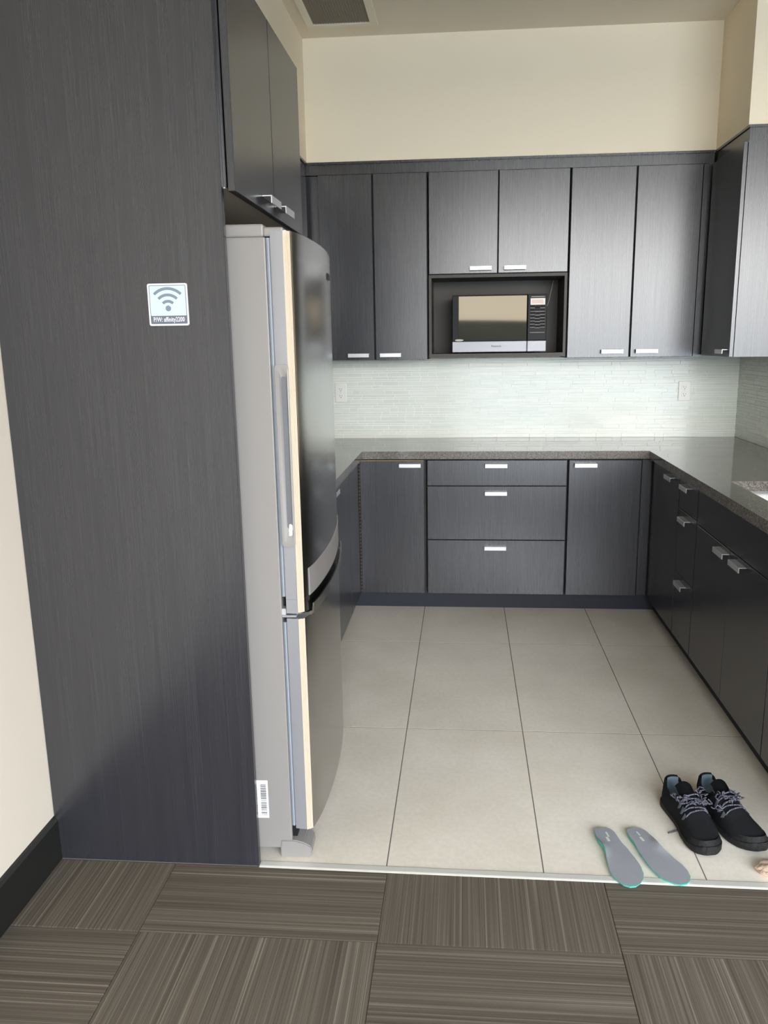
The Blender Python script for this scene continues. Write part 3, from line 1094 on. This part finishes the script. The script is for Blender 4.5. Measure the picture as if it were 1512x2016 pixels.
# ------------------------------------------------------------------ microwave
def microwave():
    x0, x1, z0, z1, yf = 0.489, 1.015, 1.438, 1.750, 0.310
    t = thing('microwave', ((x0 + x1) / 2, 0.45, 1.4305), 'black microwave oven with silver lower band in the open niche', 'microwave')
    obj('body', bx(x0 + .002, yf + .03, z0, x1 - .002, 0.615, z1, bev=.003), M_BLACKM, t)
    xs_ = 0.9085
    d = obj('door', bx(x0, yf, 1.4985, xs_ - .001, yf + .03, z1, bev=.0025), M_BLACK, t)
    obj('window', bx(x0 + .036, yf - .0012, 1.508, xs_ - .004, yf + .001, z1 - .006, bev=.0006), M_MWGLASS, d)
    bm = bx(x0, yf - .003, z0 - .001, xs_ - .001, yf + .03, 1.4975, bev=.003)
    b = obj('lower_band', bm, M_SILVER, d)
    bm = text_bm('Panasonic', 0.0135, 1.05, 0.0003)
    shift(bm, 0.737, yf - .0034, 1.4695)
    obj('lettering', bm, M_INK, b)
    bm = bmesh.new()
    bmesh.ops.create_circle(bm, cap_ends=True, segments=24, radius=1.0)
    for v in bm.verts:
        v.co = Vector((0.529 + v.co.x * .024, yf - .0016, 1.5045 + v.co.y * .0052))
    bmesh.ops.recalc_face_normals(bm, faces=list(bm.faces))
    obj('oval_sticker', bm, M_PRINT, d)
    c = obj('control_panel', bx(xs_ + .001, yf, 1.4985, x1, yf + .03, z1, bev=.0025), M_BLACK, t)
    obj('open_button', bx(xs_ + .001, yf - .003, z0 - .001, x1, yf + .03, 1.4975, bev=.003), M_SILVER, t)
    ds = obj('display', bx(0.924, yf - .0015, 1.692, 1.005, yf + .002, 1.728, bev=.001), M_LCDF, c)
    obj('display_glass', bx(0.931, yf - .0022, 1.699, 0.996, yf - .0013, 1.721), M_LCD, ds)
    bm = bmesh.new()
    for zz in (1.676, 1.658, 1.640, 1.622, 1.605, 1.588, 1.571):
        for k, (a, b_, dz) in enumerate(((0.924, 0.948, 0), (0.952, 0.976, -.003), (0.980, 1.004, 0))):
            box(bm, a, yf - .0018, zz + dz, b_, yf + .001, zz + dz + .011, bev=.001)
    obj('buttons', bm, M_BLACKM, c)['kind'] = 'stuff'
    bm = bmesh.new()
    for zz in (1.6745, 1.6565, 1.6385, 1.6205, 1.6035, 1.5865, 1.5695, 1.541):
        for k, (a, b_, dz) in enumerate(((0.923, 0.949, 0), (0.950, 0.978, -.003 if zz < 1.65 and zz > 1.56 else 0), (0.979, 1.005, 0))):
            if zz > 1.67 and k == 1:
                continue
            box(bm, a, yf - .0021, zz + dz, b_, yf - .0005, zz + dz + .0016)
    box(bm, 0.928, yf - .0008, 1.7345, 1.002, yf - .0003, 1.737)
    obj('button_print', bm, M_PRINT, c)['kind'] = 'stuff'
    for xx in (x0 + .04, x1 - .06):
        for yy in (yf + .05, 0.58):
            bm = bmesh.new()
            bmesh.ops.create_cone(bm, cap_ends=True, segments=12, radius1=.011, radius2=.013, depth=.0075, matrix=Matrix.Translation((xx, yy, 1.43425)))
            obj('foot', bm, M_BLACKM, t)
    p = smooth_pts([(1.008, 0.612, 1.66), (1.03, 0.622, 1.67), (1.052, 0.618, 1.715), (1.066, 0.612, 1.78), (1.078, 0.605, 1.842)], 6)
    obj('power_cord', tube(bmesh.new(), p, 0.0028, 6), M_PRINT, t, True)


microwave()


# ------------------------------------------------------------------ outlets
def outlet(cx_, cz, label):
    y = YB - 0.0095
    t = thing('power_outlet', (cx_, y, cz - .06), label, 'outlet', 'outlets on the backsplash')
    bm = bx(cx_ - .0355, y - .006, cz - .0585, cx_ + .0355, y, cz + .0585, bev=.003, seg=2)
    obj('cover_plate', bm, M_WHITE, t)
    for dz in (0.0205, -0.0205):
        bm = bmesh.new()
        prism(bm, rrect(cx_ - .0165, cz + dz - .0145, cx_ + .0165, cz + dz + .0145, .009), y - .0085, y - .006, 'Y')
        so = obj('socket', bm, M_WHITE, t)
        bm = bmesh.new()
        box(bm, cx_ - .0075, y - .0088, cz + dz - .001, cx_ - .0055, y - .0084, cz + dz + .008)
        box(bm, cx_ + .0055, y - .0088, cz + dz - .001, cx_ + .0075, y - .0084, cz + dz + .007)
        prism(bm, [(cx_ + .0026 * math.cos(2 * PI * k / 10), cz + dz - .0075 + .0026 * math.sin(2 * PI * k / 10)) for k in range(10)], y - .0088, y - .0084, 'Y')
        obj('slots', bm, M_INK, so)
    bm = bmesh.new()
    bmesh.ops.create_uvsphere(bm, u_segments=8, v_segments=6, radius=.003, matrix=Matrix.Translation((cx_, y - .006, cz)) @ Matrix.Diagonal((1, .4, 1, 1)))
    obj('screw', bm, M_NICKEL, t)


outlet(-0.204, 1.196, 'white power outlet on the backsplash next to the refrigerator')
outlet(1.874, 1.190, 'white power outlet on the backsplash near the right wall corner')


# ------------------------------------------------------------------ ceiling vent
def vent():
    x0, x1, y0, y1 = -0.248, 0.116, -0.55, 0.133
    z = ZC
    t = thing('ceiling_vent', ((x0 + x1) / 2, (y0 + y1) / 2, z - 0.012), 'off-white framed return air vent with dusty grille on the ceiling', 'vent')
    bm = bmesh.new()
    b = 0.039
    for q in ((x0, y0, x1, y0 + b), (x0, y1 - b, x1, y1), (x0, y0 + b, x0 + b, y1 - b), (x1 - b, y0 + b, x1, y1 - b)):
        box(bm, q[0], q[1], z - .012, q[2], q[3], z - .0005, bev=.002)
    obj('frame', bm, M_VENT, t)
    obj('filter', bx(x0 + b, y0 + b, z - .004, x1 - b, y1 - b, z - .0008), M_FILTER, t)
    bm = bmesh.new()
    n = 22
    for k in range(1, n):
        x = x0 + b + (x1 - x0 - 2 * b) * k / n
        box(bm, x - .0005, y0 + b, z - .009, x + .0005, y1 - b, z - .004)
    m_ = 46
    for k in range(1, m_):
        y = y0 + b + (y1 - y0 - 2 * b) * k / m_
        box(bm, x0 + b, y - .0005, z - .009, x1 - b, y + .0005, z - .004)
    g = obj('grille', bm, Mat('grille_bronze', lin(140, 128, 108), 0.6).m, t)
    g['kind'] = 'stuff'


vent()


# ------------------------------------------------------------------ shoes
def interp(tab, t):
    for (a, va), (b, vb) in zip(tab, tab[1:]):
        if t <= b:
            k = (t - a) / (b - a) if b > a else 0
            k = k * k * (3 - 2 * k) * 0.5 + k * 0.5
            return va + (vb - va) * k
    return tab[-1][1]


def shoe(loc, yaw, side, label, tail):
    """local: +y toe, x right, z up; side +1 = left foot (big toe to +x)."""
    L = 0.298
    t = thing('shoe', loc, label, 'shoe', 'black sneakers on the tile floor', yaw)
    W = [(0, .012), (.02, .024), (.06, .034), (.12, .039), (.25, .0405), (.4, .041), (.52, .045), (.66, .051), (.76, .0515), (.86, .046), (.93, .036), (.975, .023), (1, .010)]
    CXT = [(0, 0), (.3, -.002), (.5, -.003), (.7, .001), (.85, .007), (1, .012)]
    H = [(0, .062), (.33, .112), (.40, .106), (.5, .092), (.6, .076), (.7, .064), (.8, .057), (.9, .050), (.96, .042), (1, .032)]
    RIM = [(0, .098), (.04, .096), (.12, .078), (.2, .070), (.28, .078), (.36, .098), (.42, .1)]
    z0 = 0.020
    cxf = lambda s: interp(CXT, s) * side

    def spring(s):
        return 0.012 * max(0, (s - .72) / .28) ** 2

    # sole
    bm = bmesh.new()
    n = 36
    st = [0.5 - 0.5 * math.cos(PI * k / n) for k in range(n + 1)]
    for part_ in (0,):
        rows = []
        for s in st:
            w_ = interp(W, s) + .005
            y = (s - .5) * (L + .008)
            sp = spring(s)
            hz = 0.024 - 0.004 * math.sin(PI * min(1, s * 1.1))
            rows.append([bm.verts.new((cxf(s) + x, y, z + sp)) for x, z in
                         ((-w_ * .9, 0.0), (-w_, .007), (-w_ * 1.0, hz), (-w_ * .82, hz + .003), (w_ * .82, hz + .003), (w_ * 1.0, hz), (w_, .007), (w_ * .9, 0.0))])
        for p, q in zip(rows, rows[1:]):
            for k in range(8):
                bm.faces.new((p[k], p[(k + 1) % 8], q[(k + 1) % 8], q[k]))
        bm.faces.new(rows[0])
        bm.faces.new(rows[-1][::-1])
        bmesh.ops.recalc_face_normals(bm, faces=list(bm.faces))
    link('sole', mesh_of('sole', bm, M_SOLE, True), t)

    # upper and lining on one grid
    NU = 40
    def P(s, u):
        w_ = interp(W, s)
        a = abs(u)
        sg = 1 if u >= 0 else -1
        sp = spring(s)
        zb = z0 + sp
        h = interp(H, s)
        th = u * PI / 2
        dx = w_ * 1.03 * sg * abs(math.sin(th)) ** 0.72
        dz = zb + (h - zb) * max(0, math.cos(th)) ** 0.80
        rim = interp(RIM, s)
        if a >= .5:
            k = (1 - a) / .5
            ox = sg * w_ * (1.03 - .26 * k * k + .05 * math.sin(PI * k))
            oz = zb + (rim - zb) * k
        else:
            k = (.5 - a) / .5
            kk = min(1, k * 2.0)
            ox = sg * (w_ * .77 * (1 - max(0, k - .12) / .88) - .0) if k > 0.12 else sg * (w_ * .77 - .004 * math.sin(PI * k / .12))
            oz = rim + .003 * math.sin(PI * min(1, k / .12)) - (rim - .052) * (3 * kk * kk - 2 * kk ** 3)
        b = min(1, max(0, (s - .34) / .10))
        b = b * b * (3 - 2 * b)
        return Vector((cxf(s) + ox * (1 - b) + dx * b, (s - .5) * L, oz * (1 - b) + dz * b))
    NS = 44
    grid = []
    for i in range(NS + 1):
        s = 0.5 - 0.5 * math.cos(PI * i / NS)
        grid.append([P(s, -1 + 2 * j / NU) for j in range(NU + 1)])
    bu, bl = bmesh.new(), bmesh.new()
    vu = [[bu.verts.new(p) for p in row] for row in grid]
    vl = [[bl.verts.new(p) for p in row] for row in grid]
    for i in range(NS):
        s = 0.5 - 0.5 * math.cos(PI * (i + .5) / NS)
        for j in range(NU):
            u = -1 + 2 * (j + .5) / NU
            inner = s < .40 and abs(u) < .40
            V = vl if inner else vu
            (bl if inner else bu).faces.new((V[i][j], V[i][j + 1], V[i + 1][j + 1], V[i + 1][j]))
    for b in (bu, bl):
        bmesh.ops.delete(b, geom=[v for v in b.verts if not v.link_faces], context='VERTS')
        bmesh.ops.recalc_face_normals(b, faces=list(b.faces))
    # heel counter closing
    up = link('upper', mesh_of('upper', bu, M_SHOE, True), t)
    ln = link('lining', mesh_of('lining', bl, M_LINING, True), t)
    ln['label'] = 'blue-grey lining'
    # heel back wall
    bm = bmesh.new()
    rows = []
    for k in range(9):
        u = -1 + 2 * k / 8
        x = .0235 * u
        yy = -.5 * L - .0015 - .006 * (1 - u * u)
        rows.append([bm.verts.new((x, yy + .004, .026)), bm.verts.new((x, yy, .055)), bm.verts.new((x * .9, yy + .004, .090)), bm.verts.new((x * .8, yy + .010, .101)), bm.verts.new((x * .8, yy + .018, .098)), bm.verts.new((x * .8, yy + .020, .04))])
    for p, q in zip(rows, rows[1:]):
        for k in range(5):
            bm.faces.new((p[k], p[k + 1], q[k + 1], q[k])).material_index = 1 if k == 4 else 0
    bmesh.ops.recalc_face_normals(bm, faces=list(bm.faces))
    link('heel_counter', mesh_of('heel_counter', bm, [M_SHOE, M_LINING], True), t)
    # tongue
    bm = bmesh.new()
    rows = []
    for i in range(9):
        s = .27 + .2 * i / 8
        row = []
        for j in range(9):
            u = -1 + 2 * j / 8
            ww = .026
            zt = .122 - .034 * (i / 8) ** 1.3 - .014 * u * u
            row.append(bm.verts.new((cxf(s) + u * ww, (s - .5) * L, zt)))
        rows.append(row)
    fs = []
    for p, q in zip(rows, rows[1:]):
        for k in range(8):
            fs.append(bm.faces.new((p[k], p[k + 1], q[k + 1], q[k])))
    bmesh.ops.solidify(bm, geom=fs, thickness=.006)
    bmesh.ops.recalc_face_normals(bm, faces=list(bm.faces))
    link('tongue', mesh_of('tongue', bm, M_SHOE, True), t)

    def S(s, u, lift=.0):
        p = P(s, u)
        e = 0.002
        n_ = (P(s + e, u) - P(s - e, u)).cross(P(s, u + e) - P(s, u - e))
        n_ = n_.normalized() if n_.length > 1e-12 else Vector((0, 0, 1))
        if n_.z < 0:
            n_ = -n_
        return p + n_ * lift
    # laces: zigzag, then loose loops
    rnd = random.Random(4 + side)
    for k in range(5):
        s = .43 + .042 * k
        pts = [S(s, -.42, .002), S(s + .006, -.2, .007), S(s + .014, 0, .009), S(s + .02, .2, .007), S(s + .028, .42, .002)]
        if k % 2:
            pts = [Vector((2 * cxf(s) - p.x, p.y, p.z)) for p in pts]
        link('lace', mesh_of('lace', tube(bmesh.new(), smooth_pts(pts, 4), 0.0022, 6), M_LACE, True), t)
    bm = bmesh.new()
    for k in range(15):
        s = rnd.uniform(.36, .56)
        u = rnd.uniform(-.55, .55)
        pts = []
        a0 = rnd.uniform(0, 6.28)
        rad = rnd.uniform(.010, .022)
        c = S(min(max(s, .36), .54), u, .012)
        for q in range(7):
            aa = a0 + q * .95
            rr_ = rad * (0.55 + .45 * math.sin(q * 1.3 + k))
            pts.append(c + Vector((math.cos(aa) * rr_ * 1.0, math.sin(aa) * rr_ * .8, .004 * math.sin(q * 2.2) + rnd.uniform(-.002, .006))))
        tube(bm, smooth_pts(pts, 4), .0019, 6)
    lp = link('lace_bow', mesh_of('lace_bow', bm, M_LACE, True), t)
    if tail:
        iv = Matrix.Rotation(-yaw, 4, 'Z')
        lp0 = S(.46, -.5 if tail < 0 else .5, .006)
        end = iv @ (Vector(tail_pt) - Vector(loc))
        mid = (lp0 + end) / 2
        outx = lp0.copy()
        pts = [S(.47, .3, .008), lp0, Vector((lp0.x + (end.x - lp0.x) * .35, lp0.y + (end.y - lp0.y) * .3, .05)), Vector((lp0.x + (end.x - lp0.x) * .65, lp0.y + (end.y - lp0.y) * .6, .008)), Vector((end.x, end.y, .003))]
        link('lace_end', mesh_of('lace_end', tube(bmesh.new(), smooth_pts(pts, 6), .0024, 6), M_LACE, True), t)
    # grey eyelet overlays
    for sg in (-1, 1):
        for k, s in enumerate((.46, .53, .60)):
            c = [S(s - .02, sg * .40, .0025), S(s + .024, sg * .40, .0025), S(s + .034, sg * .56, .0025), S(s - .004, sg * .68, .0025)]
            bm = bmesh.new()
            f = bm.faces.new([bm.verts.new(p) for p in c])
            bmesh.ops.solidify(bm, geom=[f], thickness=.0012)
            bmesh.ops.recalc_face_normals(bm, faces=list(bm.faces))
            link('eyelet_overlay', mesh_of('eyelet_overlay', bm, M_PATCH), t)
    # rubber toe bumper
    bm = bmesh.new()
    rows = []
    for i in range(13):
        u = -1 + 2 * i / 12
        row = []
        for s_, kk in ((0.0, 0.0), (0.5, .6), (1.0, 1.0)):
            a = abs(u)
            sp = .80 + .2 * (1 - a ** 2.2)
            w_ = interp(W, sp) + .0035
            x = (w_ * (1 if u > 0 else -1)) if a > .55 else (interp(W, .80 + .2 * (1 - .55 ** 2.2)) + .0035) * u / .55
            yy = (sp - .5) * (L + .006)
            row.append(bm.verts.new((cxf(sp) + x * (1 - .14 * kk), yy - .012 * kk * (1 - a * .5), 0.022 + spring(sp) + .018 * kk)))
        rows.append(row)
    for p, q in zip(rows, rows[1:]):
        for k in range(2):
            bm.faces.new((p[k], p[k + 1], q[k + 1], q[k]))
    bmesh.ops.recalc_face_normals(bm, faces=list(bm.faces))
    bmesh.ops.solidify(bm, geom=list(bm.faces), thickness=.002)
    link('toe_bumper', mesh_of('toe_bumper', bm, M_SOLE, True), t)
    return t


def aim(hx, hy, tx, ty):
    return (hx + tx) / 2, (hy + ty) / 2, math.atan2(ty - hy, tx - hx) - PI / 2


tail_pt = (1.192, -2.070, 0.003)
x_, y_, a_ = aim(1.236, -1.884, 1.298, -2.187)
shoe((x_, y_, 0.0), a_, 1, 'black sneaker with a loose lace trailing onto the floor beside the insoles', -1)
x_, y_, a_ = aim(1.350, -1.868, 1.428, -2.160)
shoe((x_, y_, 0.0), a_, -1, 'black sneaker farther from the insoles, toe towards the cabinets', 0)


# ------------------------------------------------------------------ insoles
def insole(loc, yaw, side, label):
    t = thing('insole', loc, label, 'insole', 'grey and teal shoe insoles', yaw)
    L = 0.275
    W = [(0, .010), (.02, .019), (.06, .027), (.12, .0315), (.2, .033), (.32, .0335), (.45, .037), (.6, .044), (.72, .048), (.82, .0465), (.9, .039), (.96, .027), (1, .010)]
    CXT = [(0, 0), (.25, .0), (.42, -.005), (.6, -.002), (.8, .003), (1, .008)]
    n = 40
    st = [0.5 - 0.5 * math.cos(PI * k / n) for k in range(n + 1)]

    def top(s, u):
        heel = max(0, 1 - s / .45)
        cup = .005 * heel * min(1, s / .12) * abs(u) ** 2.5
        arch = .010 * math.exp(-((s - .38) / .14) ** 2) * max(0, u * side) ** 2
        return .0085 + cup + arch - .003 * max(0, (s - .6) / .4)
    rows_t, rows_b = [], []
    bm = bmesh.new()
    M_ = 10
    for s in st:
        w_ = interp(W, s)
        c = interp(CXT, s) * side
        y = (s - .5) * L
        rows_t.append([bm.verts.new((c + w_ * (-1 + 2 * k / M_), y, top(s, -1 + 2 * k / M_))) for k in range(M_ + 1)])
        rows_b.append([bm.verts.new((c + w_ * .9 * (-1 + 2 * k / M_), y * .99, 0.0)) for k in range(M_ + 1)])
    for rows, fl_ in ((rows_t, False), (rows_b, True)):
        for p, q in zip(rows, rows[1:]):
            for k in range(M_):
                bm.faces.new((p[k], p[k + 1], q[k + 1], q[k]))
    for k in (0, M_):
        for i in range(n):
            bm.faces.new((rows_t[i][k], rows_t[i + 1][k], rows_b[i + 1][k], rows_b[i][k]))
    for i in (0, n):
        for k in range(M_):
            bm.faces.new((rows_t[i][k], rows_t[i][k + 1], rows_b[i][k + 1], rows_b[i][k]))
    bmesh.ops.recalc_face_normals(bm, faces=list(bm.faces))
    link('foam_base', mesh_of('foam_base', bm, M_TEAL, True), t)
    bm = bmesh.new()
    rows = []
    for s in st:
        s2 = .012 + s * .976
        w_ = interp(W, s2) - .0012
        c = interp(CXT, s2) * side
        rows.append([bm.verts.new((c + w_ * (-1 + 2 * k / M_), (s2 - .5) * L, top(s2, -1 + 2 * k / M_) + .0009)) for k in range(M_ + 1)])
    for p, q in zip(rows, rows[1:]):
        for k in range(M_):
            bm.faces.new((p[k], p[k + 1], q[k + 1], q[k]))
    bmesh.ops.recalc_face_normals(bm, faces=list(bm.faces))
    if sum(f.normal.z for f in bm.faces) < 0:
        bmesh.ops.reverse_faces(bm, faces=list(bm.faces))
    link('top_cover', mesh_of('top_cover', bm, M_INGREY, True), t)
    bm = bmesh.new()
    for x0, x1, s0, s1 in ((-.004, .004, .19, .27),) + (((-.010, -.004, .10, .19),) if side > 0 else ((-.006, -.001, .09, .17),)):
        q = [(x0, s0), (x1, s0), (x1, s1), (x0, s1)]
        bm.faces.new([bm.verts.new((x, (s - .5) * L, top(s, 0) + .0014)) for x, s in q])
    link('heel_print', mesh_of('heel_print', bm, M_PRINT), t)


x_, y_, a_ = aim(0.985, -2.062, 1.040, -2.338)
insole((x_, y_, 0.0032), a_, 1, 'grey and teal insole lying across the metal strip, away from the sneakers')
x_, y_, a_ = aim(1.082, -2.064, 1.166, -2.318)
insole((x_, y_, 0.0032), a_, -1, 'grey and teal insole lying next to the black sneakers')

# ------------------------------------------------------------------ crumpled scrap at the right
bm = bmesh.new()
bmesh.ops.create_icosphere(bm, subdivisions=4, radius=1.0)
for v in bm.verts:
    p = v.co.copy()
    f = 1 + .28 * mnoise.noise(p * 1.7) + .16 * abs(mnoise.noise(p * 4.1))
    v.co = Vector((p.x * .055 * f, p.y * .034 * f, max(-.012, p.z * .016 * f) + .012))
for v in bm.verts:
    v.co += Vector((1.456, -2.243, 0.0005))
tag(obj('crumpled_wrapper', bm, M_PEACH, smooth=False), 'pale peach crumpled paper wrapper on the tiles in front of the sneakers', 'wrapper')
